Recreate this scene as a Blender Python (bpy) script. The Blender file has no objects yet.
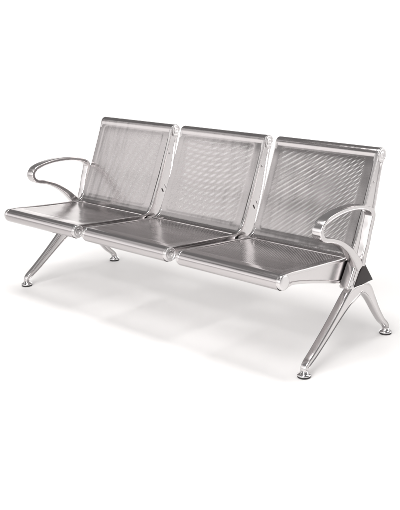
import bpy, bmesh, math
from mathutils import Vector
from math import radians, sin, cos, pi, hypot, atan2, sqrt

S = bpy.context.scene
COL = S.collection

# ------------------------------------------------------------------ camera
YAW, PITCH, ROLL = -0.7117, 0.3047, -0.0075
cam_d = bpy.data.cameras.new('camera')
cam = bpy.data.objects.new('camera', cam_d); COL.objects.link(cam)
cam.location = (3.0252, -2.3804, 1.3875)
d = Vector((sin(YAW)*cos(PITCH), cos(YAW)*cos(PITCH), -sin(PITCH)))
r = Vector((cos(YAW), -sin(YAW), 0)); u = r.cross(d)
r2 = r*cos(ROLL) + u*sin(ROLL); u2 = -r*sin(ROLL) + u*cos(ROLL)
from mathutils import Matrix
cam.rotation_euler = Matrix((r2, u2, -d)).transposed().to_euler()
cam_d.sensor_fit = 'HORIZONTAL'; cam_d.sensor_width = 36; cam_d.lens = 2.1094*36
cam_d.shift_x = -0.0953; cam_d.shift_y = 0.0475
cam_d.clip_start = .05; cam_d.clip_end = 200
S.camera = cam

# ------------------------------------------------------------------ studio light
W = bpy.data.worlds.new('World'); S.world = W; W.use_nodes = True
nt = W.node_tree; nt.nodes.clear()
wo = nt.nodes.new('ShaderNodeOutputWorld'); bg = nt.nodes.new('ShaderNodeBackground')
# studio surroundings: pale walls, darker ceiling
wtc = nt.nodes.new('ShaderNodeTexCoord'); wsp = nt.nodes.new('ShaderNodeSeparateXYZ'); wr = nt.nodes.new('ShaderNodeValToRGB')
nt.links.new(wtc.outputs['Generated'], wsp.inputs[0]); nt.links.new(wsp.outputs[2], wr.inputs[0]); nt.links.new(wr.outputs[0], bg.inputs[0])
for q, v in ((0, .82), (1, .22), (.20, .76), (.40, .27)):
    e = wr.color_ramp.elements[int(q)] if q in (0, 1) else wr.color_ramp.elements.new(q)
    e.position = q; e.color = (v, v*.98, v*.977, 1)
bg.inputs[1].default_value = 1.0
nt.links.new(bg.outputs[0], wo.inputs[0])

def area(name, loc, target, sx, sy, power, col=(1, .985, .975)):
    l = bpy.data.lights.new(name, 'AREA'); l.shape = 'RECTANGLE'; l.size = sx; l.size_y = sy
    l.energy = power; l.color = col
    o = bpy.data.objects.new(name, l); COL.objects.link(o); o.location = loc
    o.rotation_euler = (Vector(target)-Vector(loc)).to_track_quat('-Z', 'Y').to_euler()
    return o
area('overhead_key_lamp', (.32, -.05, 4.2), (.32, .25, 0), 2.2, 1.1, 95)
area('front_softbox_lamp', (-2.8, -3.8, 2.0), (.3, .4, .6), 4.6, 2.5, 33)
area('low_fill_lamp', (1.0, -4.2, 1.9), (.3, .2, 0), 3.6, 1.2, 118)
area('left_overhead_fill_lamp', (-2.6, -1.2, 3.3), (.3, .3, .5), 1.8, 1.8, 5.5)  # added fill, unseen: brightens leg fronts and the rolled edges
area('right_fill_lamp', (3.6, 3.4, 1.5), (1.2, .5, .5), 3.0, 2.6, 34)  # added fill out of view, brightens right-facing blades
area('near_floor_fill_lamp', (2.4, -2.9, 4.2), (1.2, -.6, 0), 2.2, 2.2, 110)  # added fill that lifts the foreground floor to white
area('rear_floor_fill_lamp', (2.3, 2.7, 4.0), (1.5, 1.3, 0), 2, 2, 35)  # added fill, lifts the grey floor behind the right rear leg
bl = area('backdrop_fill_lamp', (-2.6, 4.0, 4.6), (-3.0, 4.6, 0), 5, 3.5, 150)  # added fill that whitens the sweep behind the bench
bl.data.spread = radians(95)

S.view_settings.view_transform = 'Standard'; S.view_settings.look = 'None'
S.view_settings.exposure = 0; S.view_settings.gamma = 1

# ------------------------------------------------------------------ materials
def new_mat(name):
    m = bpy.data.materials.new(name); m.use_nodes = True
    t = m.node_tree; t.nodes.clear()
    out = t.nodes.new('ShaderNodeOutputMaterial'); b = t.nodes.new('ShaderNodeBsdfPrincipled')
    t.links.new(b.outputs[0], out.inputs[0])
    return m, t, b, out
def N(t, kind, **k):
    n = t.nodes.new(kind)
    for a, v in k.items(): setattr(n, a, v)
    return n
def wire(t, src, dst):
    if isinstance(src, (int, float)): dst.default_value = src
    elif isinstance(src, tuple): dst.default_value = src
    else: t.links.new(src, dst)
def M_(t, op, a, b=0.0, c=None, clamp=False):
    n = N(t, 'ShaderNodeMath', operation=op, use_clamp=clamp)
    wire(t, a, n.inputs[0]); wire(t, b, n.inputs[1])
    if c is not None: wire(t, c, n.inputs[2])
    return n.outputs[0]

def metal(name, base, rough, streak=(4, 60, 60), bump=.02, var=.06, rvar=.08, wave=None, wdist=0.0):
    m, t, b, out = new_mat(name)
    b.inputs['Metallic'].default_value = 1
    tc = N(t, 'ShaderNodeTexCoord'); mp = N(t, 'ShaderNodeMapping')
    mp.inputs['Scale'].default_value = streak
    t.links.new(tc.outputs['Object'], mp.inputs[0])
    n1 = N(t, 'ShaderNodeTexNoise'); n1.inputs['Scale'].default_value = 6; n1.inputs['Detail'].default_value = 6
    t.links.new(mp.outputs[0], n1.inputs['Vector'])
    n2 = N(t, 'ShaderNodeTexNoise'); n2.inputs['Scale'].default_value = 9; n2.inputs['Detail'].default_value = 3
    t.links.new(tc.outputs['Object'], n2.inputs['Vector'])
    k = M_(t, 'ADD', M_(t, 'MULTIPLY', M_(t, 'SUBTRACT', n1.outputs[0], .5), var),
           M_(t, 'MULTIPLY', M_(t, 'SUBTRACT', n2.outputs[0], .5), var))
    k = M_(t, 'ADD', k, 1.0)
    cm = N(t, 'ShaderNodeVectorMath', operation='SCALE'); cm.inputs[0].default_value = base
    t.links.new(k, cm.inputs['Scale']); t.links.new(cm.outputs[0], b.inputs['Base Color'])
    rr = M_(t, 'ADD', M_(t, 'MULTIPLY', M_(t, 'SUBTRACT', n2.outputs[0], .5), rvar*2), rough)
    t.links.new(rr, b.inputs['Roughness'])
    bp = N(t, 'ShaderNodeBump'); bp.inputs['Strength'].default_value = bump; bp.inputs['Distance'].default_value = .001
    t.links.new(n1.outputs[0], bp.inputs['Height']); t.links.new(bp.outputs[0], b.inputs['Normal'])
    if wave:                                    # slight waviness of thin rolled sheet
        oi = N(t, 'ShaderNodeObjectInfo'); ad = N(t, 'ShaderNodeVectorMath', operation='ADD')
        sc = N(t, 'ShaderNodeVectorMath', operation='SCALE'); sc.inputs['Scale'].default_value = 1.7
        t.links.new(oi.outputs['Location'], sc.inputs[0])
        t.links.new(tc.outputs['Object'], ad.inputs[0]); t.links.new(sc.outputs[0], ad.inputs[1])
        m2 = N(t, 'ShaderNodeMapping'); m2.inputs['Scale'].default_value = wave; t.links.new(ad.outputs[0], m2.inputs[0])
        n3 = N(t, 'ShaderNodeTexNoise'); n3.inputs['Scale'].default_value = 1.0; n3.inputs['Detail'].default_value = 2.5
        t.links.new(m2.outputs[0], n3.inputs['Vector'])
        b2 = N(t, 'ShaderNodeBump'); b2.inputs['Strength'].default_value = 1; b2.inputs['Distance'].default_value = wdist
        t.links.new(n3.outputs[0], b2.inputs['Height']); t.links.new(bp.outputs[0], b2.inputs['Normal'])
        t.links.new(b2.outputs[0], b.inputs['Normal'])
    return m, t, b, out

CAST = metal('polished cast aluminium', (.61, .590, .590), .21, (14, 14, 14), .012, .05, .06)[0]
CHROME = metal('bright chrome', (.66, .65, .655), .08, (5, 5, 5), .01, .02, .02)[0]
CAPM = metal('satin end cap', (.66, .645, .645), .28, (30, 30, 30), .05)[0]
TUBE = metal('silver coated beam', (.55, .54, .54), .35, (3, 40, 40), .05)[0]

def plastic(name, col, rough):
    m, t, b, out = new_mat(name)
    tc = N(t, 'ShaderNodeTexCoord'); n = N(t, 'ShaderNodeTexNoise'); n.inputs['Scale'].default_value = 260
    t.links.new(tc.outputs['Object'], n.inputs['Vector'])
    b.inputs['Base Color'].default_value = (*col, 1); b.inputs['Roughness'].default_value = rough
    bp = N(t, 'ShaderNodeBump'); bp.inputs['Strength'].default_value = .15; bp.inputs['Distance'].default_value = .001
    t.links.new(n.outputs[0], bp.inputs['Height']); t.links.new(bp.outputs[0], b.inputs['Normal'])
    return m
BLACK = plastic('dark plastic end plug', (.020, .014, .014), .6)
RUBBER = plastic('black rubber', (.02, .02, .02), .6)

def floor_mat():
    m, t, b, out = new_mat('matt white studio sweep')
    tc = N(t, 'ShaderNodeTexCoord'); n = N(t, 'ShaderNodeTexNoise'); n.inputs['Scale'].default_value = 3
    t.links.new(tc.outputs['Object'], n.inputs['Vector'])
    cr = N(t, 'ShaderNodeValToRGB')
    cr.color_ramp.elements[0].color = (.91, .902, .897, 1); cr.color_ramp.elements[1].color = (.93, .924, .92, 1)
    t.links.new(n.outputs[0], cr.inputs[0]); t.links.new(cr.outputs[0], b.inputs['Base Color'])
    b.inputs['Roughness'].default_value = .55; b.inputs['Specular IOR Level'].default_value = .25
    return m

# ------------------------------------------------------------------ mesh helpers
def link(name, bm, mat, parent=None, smooth=True, angle=None):
    bmesh.ops.recalc_face_normals(bm, faces=bm.faces)
    me = bpy.data.meshes.new(name); bm.to_mesh(me); bm.free()
    me.materials.append(mat)
    for p in me.polygons: p.use_smooth = smooth
    if angle is not None: me.set_sharp_from_angle(angle=radians(angle))
    o = bpy.data.objects.new(name, me); COL.objects.link(o)
    if parent: o.parent = parent
    return o

def catmull(P, n=8, closed=False):
    """Smooth curve through tuples of any length."""
    out = []; L = len(P); rng = L if closed else L-1
    for i in range(rng):
        g = lambda k: P[k % L] if closed else P[min(max(k, 0), L-1)]
        a, b, c, e = g(i-1), g(i), g(i+1), g(i+2)
        for j in range(n):
            s = j/n
            out.append(tuple(.5*((2*b[q]) + (c[q]-a[q])*s + (2*a[q]-5*b[q]+4*c[q]-e[q])*s*s + (-a[q]+3*b[q]-3*c[q]+e[q])*s**3) for q in range(len(b))))
    if not closed: out.append(tuple(P[-1]))
    return out

def section(h, t, groove=0.0, rim=.3):
    """Ring (a: in the side plane, b: along x); groove = depth of the channel in both sides."""
    c = min(h, t)*.42
    if groove:
        q = h*(1-rim)
        right = [(-h, t-c), (-h+c*.5, t-c*.12), (-h+c, t), (-q, t), (-q+groove*.7, t-groove), (0, t-groove), (q-groove*.7, t-groove), (q, t), (h-c, t), (h-c*.5, t-c*.12), (h, t-c)]
    else:
        right = [(-h, t-c), (-h+c*.3, t-c*.3), (-h+c, t), (0, t), (h-c, t), (h-c*.3, t-c*.3), (h, t-c)]
    left = [(-a, -b) for a, b in right]
    return right + [(h, 0)] + left + [(-h, 0)]

def sweep(path, x, groove=0.0, rim=.3, n=6, bm=None):
    """path of (y, z, half height, half x thickness)."""
    P = catmull(path, n); bm = bm or bmesh.new(); rings = []
    for i, p in enumerate(P):
        a, b = P[max(i-1, 0)], P[min(i+1, len(P)-1)]
        ty, tz = b[0]-a[0], b[1]-a[1]; l = hypot(ty, tz) or 1; ny, nz = -tz/l, ty/l
        rings.append([bm.verts.new((x+s[1], p[0]+ny*s[0], p[1]+nz*s[0])) for s in section(p[2], p[3], groove, rim)])
    m = len(rings[0])
    for i in range(len(rings)-1):
        for j in range(m):
            bm.faces.new((rings[i][j], rings[i][(j+1) % m], rings[i+1][(j+1) % m], rings[i+1][j]))
    bm.faces.new(rings[0]); bm.faces.new(rings[-1][::-1])
    return bm

def plate(poly, x0, x1, bev=.002, recess=0.0, rim=.008, both=True, bm=None):
    """Flat casting from a side outline (y, z), softened edges, optional sunk web on its sides."""
    bm = bm or bmesh.new()
    A = [bm.verts.new((x0, y, z)) for y, z in poly]; B = [bm.verts.new((x1, y, z)) for y, z in poly]
    n = len(poly); fa = bm.faces.new(A); fb = bm.faces.new(B[::-1])
    for i in range(n): bm.faces.new((A[i], A[(i+1) % n], B[(i+1) % n], B[i]))
    bmesh.ops.recalc_face_normals(bm, faces=bm.faces)
    if bev:
        ed = list(fa.edges)+list(fb.edges)
        bmesh.ops.bevel(bm, geom=ed, offset=bev, segments=3, profile=.5, affect='EDGES', clamp_overlap=True)
    if recess:
        sides = [f for f in bm.faces if len(f.verts) > 4 and abs(f.normal.x) > .99]
        if not both: sides = [f for f in sides if f.normal.x*(1 if x1 > x0 else -1) > 0]
        for f in sides:
            bmesh.ops.inset_region(bm, faces=[f], thickness=rim, use_even_offset=True)
            nx = f.normal.x
            bmesh.ops.inset_region(bm, faces=[f], thickness=.0025, use_even_offset=True)
            for v in f.verts: v.co.x -= nx*recess
    return bm

def lathe(profile, loc, axis='z', seg=40, sgn=1, bm=None):
    """profile of (radius, height) turned about an axis through loc."""
    bm = bm or bmesh.new(); rings = []
    for rr, hh in profile:
        ring = []
        for k in range(seg):
            a = 2*pi*k/seg
            if axis == 'z': co = (loc[0]+rr*cos(a), loc[1]+rr*sin(a), loc[2]+hh)
            else: co = (loc[0]+sgn*hh, loc[1]+rr*cos(a), loc[2]+rr*sin(a))
            ring.append(bm.verts.new(co))
        rings.append(ring)
    for i in range(len(rings)-1):
        for k in range(seg):
            bm.faces.new((rings[i][k], rings[i][(k+1) % seg], rings[i+1][(k+1) % seg], rings[i+1][k]))
    bm.faces.new(rings[0]); bm.faces.new(rings[-1])
    return bm

# ------------------------------------------------------------------ the surface it stands on
def build_floor():
    bm = bmesh.new()
    # a paper sweep laid out square to the photographer: flat, then rising behind the bench
    ax = Vector((sin(YAW), cos(YAW), 0)); rx = Vector((cos(YAW), -sin(YAW), 0))
    prof = [(-6.5, 0), (-2, 0), (2, 0)]
    c0, R = 3.4, 1.6
    for k in range(25):
        a = k/24*pi/2; prof.append((c0+R*sin(a), R-R*cos(a)))
    prof.append((c0+R, 1.95))
    rows = []
    for s, z in prof:
        rows.append([bm.verts.new(Vector((.3, .3, z)) + ax*s + rx*q) for q in (-7, -3, 0, 3, 7)])
    for i in range(len(rows)-1):
        for j in range(4): bm.faces.new((rows[i][j], rows[i][j+1], rows[i+1][j+1], rows[i+1][j]))
    o = link('floor', bm, floor_mat()); o['kind'] = 'structure'
    return o
build_floor()

# ------------------------------------------------------------------ the bench
PITCHX, WID = .6, .5392
ROOT = bpy.data.objects.new('waiting_bench', None); COL.objects.link(ROOT)
ROOT.location = (0, 0, 0)
ROOT['label'] = 'three-seat silver waiting room bench of perforated steel with looped armrests on splayed metal legs'
ROOT['category'] = 'bench'

# ---- triangular beam
def tri(grow=0.0):
    pts = [(.470, .393), (.546, .297), (.408, .297)]
    cy, cz = sum(p[0] for p in pts)/3, sum(p[1] for p in pts)/3
    return [(cy+(y-cy)*(1+grow), cz+(z-cz)*(1+grow)) for y, z in pts]
beam = link('beam', plate(tri(-.06), -.60, 1.242, .003), TUBE, ROOT, angle=40)
for x0, x1 in ((-.606, -.600), (1.242, 1.250)):
    link('beam_end_cap', plate(tri(.0), x0, x1, .0018), BLACK, beam, angle=40)

# ---- side frame: horizontal seat rail and reclined blade in one casting
def frame_outline():
    rc = [( .0+.031*cos(a), .410+.031*sin(a)) for a in [radians(q) for q in range(300, 80, -12)]]
    seat_top = [(.05, .4395), (.12, .433), (.20, .4265), (.30, .4195), (.38, .413)]
    inner = [(.425, .413), (.452, .426), (.470, .450), (.487, .480), (.512, .535), (.540, .595), (.565, .655), (.590, .715), (.612, .770)]
    top = [(.656+.031*cos(a), .803+.031*sin(a)) for a in [radians(q) for q in range(165, -40, -12)]]
    rear = [(.668, .765), (.655, .720), (.642, .665), (.628, .605), (.606, .535), (.582, .470), (.563, .410), (.549, .360)]
    bot = [(.535, .335), (.50, .318), (.45, .306), (.40, .307), (.34, .320), (.26, .342), (.18, .362), (.10, .380), (.05, .388)]
    return rc + seat_top + inner + top + rear + bot
FO = frame_outline()

def build_frame(x0, x1, out):
    """out = +1 when the outer face looks to +x."""
    bm = plate(FO, x0, x1, .0025, .0045, .0085)
    o = link('side_frame', bm, CAST, ROOT, angle=38)
    xo = x1 if out > 0 else x0
    cap = [(.0295, -.004), (.0295, .0012), (.028, .0025), (.0235, .0029), (.0225, .0012), (.0180, .0010), (.0165, .0024), (.0150, .0029), (.0085, .0029), (.0075, .0014), (.0005, .0012)]
    plain = [(.0300, -.004), (.0300, .0006), (.0285, .0022), (.0245, .0034), (.016, .0044), (.0005, .0048)]
    for cy, cz in ((0, .410), (.656, .803)):
        link('end_cap', lathe(plain if cz < .5 and x1 > 1.19 else cap, (xo, cy, cz), 'x', 40, out), CAPM, o, angle=40)
    # screw and adjusting slot on the blade
    xw = xo - out*.0045
    link('screw', lathe([(.0052, -.001), (.0052, .0018), (.0042, .0026), (.0026, .0026), (.0022, .0008), (.0005, .0008)], (xw, .609, .695), 'x', 20, out), CAPM, o, angle=40)
    for (cy, cz, L, wd, th, mt) in ((.552, .515, .016, .0032, .0012, BLACK), (.574, .532, .018, .0022, .0022, CAPM)):
        a = radians(118); pts = []
        for s in range(8): q = a - pi/2 + pi*s/7; pts.append((cy+cos(a)*L*.5+wd*cos(q), cz+sin(a)*L*.5+wd*sin(q)))
        for s in range(8): q = a + pi/2 + pi*s/7; pts.append((cy-cos(a)*L*.5+wd*cos(q), cz-sin(a)*L*.5+wd*sin(q)))
        xa, xb = sorted((xw-out*.001, xw+out*th))
        link('adjuster_slot', plate(pts, xa, xb, .0005), mt, o, angle=40)
    return o

# ---- sheet panels: bent sheet with real staggered punched holes
def panel_mesh(name, P, w, mat, mask, va, vb, depth, pitch=.0065, hole=.00138, th=.0019):
    V = [0.0]
    for i in range(1, len(P)): V.append(V[-1]+hypot(P[i][0]-P[i-1][0], P[i][1]-P[i-1][1]))
    T = []
    for i in range(len(P)):
        a, b = P[max(i-1, 0)], P[min(i+1, len(P)-1)]
        l = hypot(b[0]-a[0], b[1]-a[1]); T.append(((b[1]-a[1])/l, -(b[0]-a[0])/l))
    umin, umax, vmin, vmax = mask
    cu, cv, hu, hv, rc = (umin+umax)/2, (vmin+vmax)/2, (umax-umin)/2, (vmax-vmin)/2, .018
    def sdist(uu, vv):
        qu = abs(uu-cu)-hu+rc; qv = abs(vv-cv)-hv+rc
        return hypot(max(qu, 0), max(qv, 0)) + min(max(qu, qv), 0) - rc
    import bisect
    def pos(uu, vv, off):
        i = min(max(bisect.bisect_right(V, vv)-1, 0), len(V)-2); f = (vv-V[i])/(V[i+1]-V[i])
        y = P[i][0]*(1-f)+P[i+1][0]*f; z = P[i][1]*(1-f)+P[i+1][1]*f
        ny = T[i][0]*(1-f)+T[i+1][0]*f; nz = T[i][1]*(1-f)+T[i+1][1]*f
        s = min(max((.008-sdist(uu, vv))/.014, 0), 1); s = s*s*(3-2*s)
        o = depth*s+off
        return (uu, y+ny*o, z+nz*o)
    verts, faces = [], []
    def add(c): verts.append(c); return len(verts)-1
    # plain bent strips before and after the punched field
    nx = 8
    for lo, hi in ((0, va), (vb, V[-1])):
        vs = [lo]+[q for q in V if lo+1e-5 < q < hi-1e-5]+[hi]
        for off, flip in ((0, 0), (th, 1)):
            rows = [[add(pos(w*k/nx, q, off)) for k in range(nx+1)] for q in vs]
            for i in range(len(vs)-1):
                for j in range(nx):
                    f = (rows[i][j], rows[i][j+1], rows[i+1][j+1], rows[i+1][j]); faces.append(f[::-1] if flip else f)
            if lo == 0: ends = rows[0]
            else: ends = rows[-1]
            if off == 0: e0 = ends
            else: e1 = ends
        for j in range(nx): faces.append((e0[j], e0[j+1], e1[j+1], e1[j]))
    # punched field
    row = pitch*sqrt(3)/2; R = pitch/sqrt(3); keys = ({}, {})
    nj = int((vb-va)/row)+3; ni = int(w/pitch)+3
    cosk = [(cos(radians(30*k)), sin(radians(30*k)), (pitch/2 if k % 2 == 0 else R)) for k in range(12)]
    for j in range(-1, nj):
        for i in range(-1, ni):
            c_u = pitch*(i+(.5 if j % 2 else 0))+.001; c_v = va+j*row
            if c_u < -R or c_u > w+R or c_v < va-R or c_v > vb+R: continue
            outer = [(min(max(c_u+c*rr, 0), w), min(max(c_v+q*rr, va), vb)) for c, q, rr in cosk]
            area2 = sum(outer[k][0]*outer[(k+1) % 12][1]-outer[(k+1) % 12][0]*outer[k][1] for k in range(12))
            if abs(area2) < 1e-8: continue
            holed = sdist(c_u, c_v) < -.001
            rings = []
            for lay, off in ((0, 0), (1, th)):
                ring = []
                for q in outer:
                    k = (round(q[0]*2e5), round(q[1]*2e5))
                    if k not in keys[lay]: keys[lay][k] = add(pos(q[0], q[1], off))
                    ring.append(keys[lay][k])
                if holed:
                    inn = [add(pos(c_u+c*hole, c_v+q*hole, off)) for c, q, _ in cosk]
                    for k in range(12):
                        f = (ring[k], ring[(k+1) % 12], inn[(k+1) % 12], inn[k]); faces.append(f[::-1] if lay else f)
                else:
                    mu = sum(q[0] for q in outer)/12; mv = sum(q[1] for q in outer)/12
                    c = add(pos(mu, mv, off))
                    for k in range(12):
                        if ring[k] != ring[(k+1) % 12]:
                            f = (ring[k], ring[(k+1) % 12], c); faces.append(f[::-1] if lay else f)
            if holed:
                a = [add(pos(c_u+c*hole, c_v+q*hole, 0)) for c, q, _ in cosk]
                b = [add(pos(c_u+c*hole, c_v+q*hole, th)) for c, q, _ in cosk]
                for k in range(12): faces.append((a[k], a[(k+1) % 12], b[(k+1) % 12], b[k]))
    me = bpy.data.meshes.new(name); me.from_pydata(verts, [], faces); me.materials.append(mat)
    me.polygons.foreach_set('use_smooth', [True]*len(me.polygons)); me.validate(); me.update()
    return me

def arc(cy, cz, rr, a0, a1, n=22):
    return [(cy+rr*cos(radians(a0+(a1-a0)*k/n)), cz+rr*sin(radians(a0+(a1-a0)*k/n))) for k in range(n+1)]
def densify(P, step=.006):
    out = [P[0]]
    for a, b in zip(P, P[1:]):
        L = hypot(b[0]-a[0], b[1]-a[1]); n = max(1, int(L/step))
        for k in range(1, n+1): out.append((a[0]+(b[0]-a[0])*k/n, a[1]+(b[1]-a[1])*k/n))
    return out

# seat: rolled front edge, gently dished deck, rear edge turned down
seat_prof = arc(.002, .408, .0325, 335, 88, 40) + densify(catmull([(.020, .4395), (.06, .4365), (.12, .4300), (.20, .4225), (.30, .4155), (.38, .4095), (.425, .4075), (.452, .4060)], 6)[0:]) \
    + arc(.452, .396, .010, 85, -20, 8)
# backrest: lip at the foot, slight S curve, rolled over at the top
back_prof = densify(catmull([(.424, .4105), (.436, .4125), (.4475, .4185), (.457, .4290), (.466, .4440), (.482, .477), (.508, .532), (.536, .592), (.562, .652), (.588, .714), (.610, .768), (.624, .800)], 8), .004) + \
    arc(.656, .803, .0312, 168, -120, 40)

def vrange(prof, z0=None, y0=None, z1=None, y1=None):
    V = [0.0]
    for i in range(1, len(prof)): V.append(V[-1]+hypot(prof[i][0]-prof[i-1][0], prof[i][1]-prof[i-1][1]))
    return V
def v_at(prof, test):
    V = vrange(prof)
    for i, p in enumerate(prof):
        if test(p): return V[i]
sw = WID-.020
s_v0 = v_at(seat_prof, lambda p: p[0] > .040 and p[1] > .42); s_v1 = v_at(seat_prof, lambda p: p[0] > .418 and p[1] > .39)
b_v0 = v_at(back_prof, lambda p: p[1] > .446); b_v1 = v_at(back_prof, lambda p: p[1] > .792)
SMASK = (.034, sw-.034, s_v0, s_v1); BMASK = (.032, sw-.042, b_v0, b_v1)
STEEL_S = metal('perforated steel seat', (.50, .476, .478), .18, (2.2, 55, 55), .03, .10, .06, wave=(3.0, 9, 9), wdist=.0026)[0]
STEEL_B = metal('perforated steel back', (.50, .475, .475), .19, (2.2, 55, 55), .03, .14, .07, wave=(11, 2.5, 2.5), wdist=.0028)[0]

SEAT_ME = panel_mesh('seat', seat_prof, sw, STEEL_S, SMASK, v_at(seat_prof, lambda p: p[0] > .024 and p[1] > .42), v_at(seat_prof, lambda p: p[0] > .440 and p[1] > .39), .0005, .0074, .0020, .0011)
BACK_ME = panel_mesh('backrest', back_prof, sw, STEEL_B, BMASK, v_at(back_prof, lambda p: p[1] > .440), v_at(back_prof, lambda p: p[1] > .797), .0005)
for i in range(3):
    xL, xR = i*PITCHX-WID, i*PITCHX
    build_frame(xL, xL+.016, -1)
    build_frame(xR-.018, xR, 1)
    for nm, me in (('seat', SEAT_ME), ('backrest', BACK_ME)):
        o = bpy.data.objects.new(nm, me); COL.objects.link(o); o.parent = ROOT; o.location = (xL+.006, 0, 0)

# mounting bracket between neighbouring seats, clamped on the beam
for x0, x1 in ((0.004, .056), (.604, .656)):
    link('mounting_bracket', plate([(.43, .402), (.50, .402), (.556, .30), (.548, .288), (.405, .288), (.398, .30)], x0, x1, .003), CAST, ROOT, angle=40)

# ---- end brackets, legs, armrests
BR = [(.424, .411), (.436, .414), (.466, .400), (.474, .393), (.413, .294), (.405, .287), (.368, .296), (.363, .304)]
FRONT = [(.478, .276, .020, .020), (.445, .270, .030, .020), (.408, .262, .036, .020), (.372, .243, .031, .020), (.315, .2005, .0235, .0198),
         (.235, .1385, .0185, .019), (.160, .083, .0150, .018), (.118, .055, .0135, .0165), (.101, .038, .0125, .0145), (.098, .016, .012, .0125)]
REAR = [(.460, .276, .020, .0185), (.495, .270, .026, .0185), (.528, .252, .0285, .0185), (.560, .212, .0225, .018), (.605, .148, .0175, .0175),
        (.655, .086, .0145, .0165), (.690, .055, .0130, .0155), (.705, .036, .0122, .014), (.708, .016, .012, .0125)]
ARM = [(.446, .368, .018, .0185), (.430, .392, .0185, .0190), (.402, .424, .0165, .0205), (.356, .466, .0125, .0215), (.292, .507, .0095, .0225), (.232, .531, .0085, .0230),
       (.190, .541, .0088, .0232), (.168, .553, .0092, .0234), (.158, .573, .0096, .0235), (.164, .594, .0092, .0235), (.186, .612, .0088, .0235),
       (.235, .626, .0082, .0232), (.310, .6345, .0080, .0230), (.390, .633, .0080, .0228), (.460, .621, .0084, .0225), (.510, .604, .0098, .0220),
       (.531, .583, .0115, .0212), (.527, .556, .0125, .0205), (.510, .512, .0122, .0200), (.490, .462, .0122, .0195), (.472, .415, .0125, .0185), (.462, .372, .012, .017)]

def soft(o, lv=2):
    md = o.modifiers.new('soft edges', 'SUBSURF'); md.levels = lv; md.render_levels = lv
    return o
def build_end(xc, out, leg_x, arm_x, arm_dy):
    arm_path = [(y+arm_dy-.008*max(0, (y-.42)/.1)*(z > .5), z+.003, h*1.16, t) for y, z, h, t in ARM]
    a, b = sorted((xc-out*.024, xc+out*.022))
    br = link('end_bracket', plate(BR, a, b, .006, .0022, .009), CAST, ROOT, angle=40)
    xf = xc+out*.0198
    a, b = sorted((xf-out*.002, xf+out*.0025))
    link('raised_pad', plate([(.432, .388), (.446, .383), (.414, .322), (.400, .326)], a, b, .0012), CAST, br, angle=40)
    for path, fy in ((FRONT, .098), (REAR, .708)):
        leg = soft(link('leg', sweep(path, leg_x, .0045, .30), CAST, ROOT))
        link('foot', lathe([(.006, .030), (.0125, .029), (.0145, .026), (.0175, .020), (.0235, .0155), (.0275, .0135), (.0285, .011), (.0285, .009), (.027, .0075), (.01, .0075)], (leg_x, fy, 0), 'z', 48), CHROME, leg, angle=50)
        link('foot_pad', lathe([(.0245, .008), (.0265, .006), (.0270, .003), (.0262, .0006), (.01, .0006)], (leg_x, fy, 0), 'z', 48), RUBBER, leg, angle=50)
    arm = soft(link('armrest', sweep(arm_path, arm_x, .0022, .26, 5), CAST, ROOT))
build_end(1.2245, 1, 1.2265, 1.2385, -.004)
build_end(-.5650, -1, -.5850, -.573, .014)
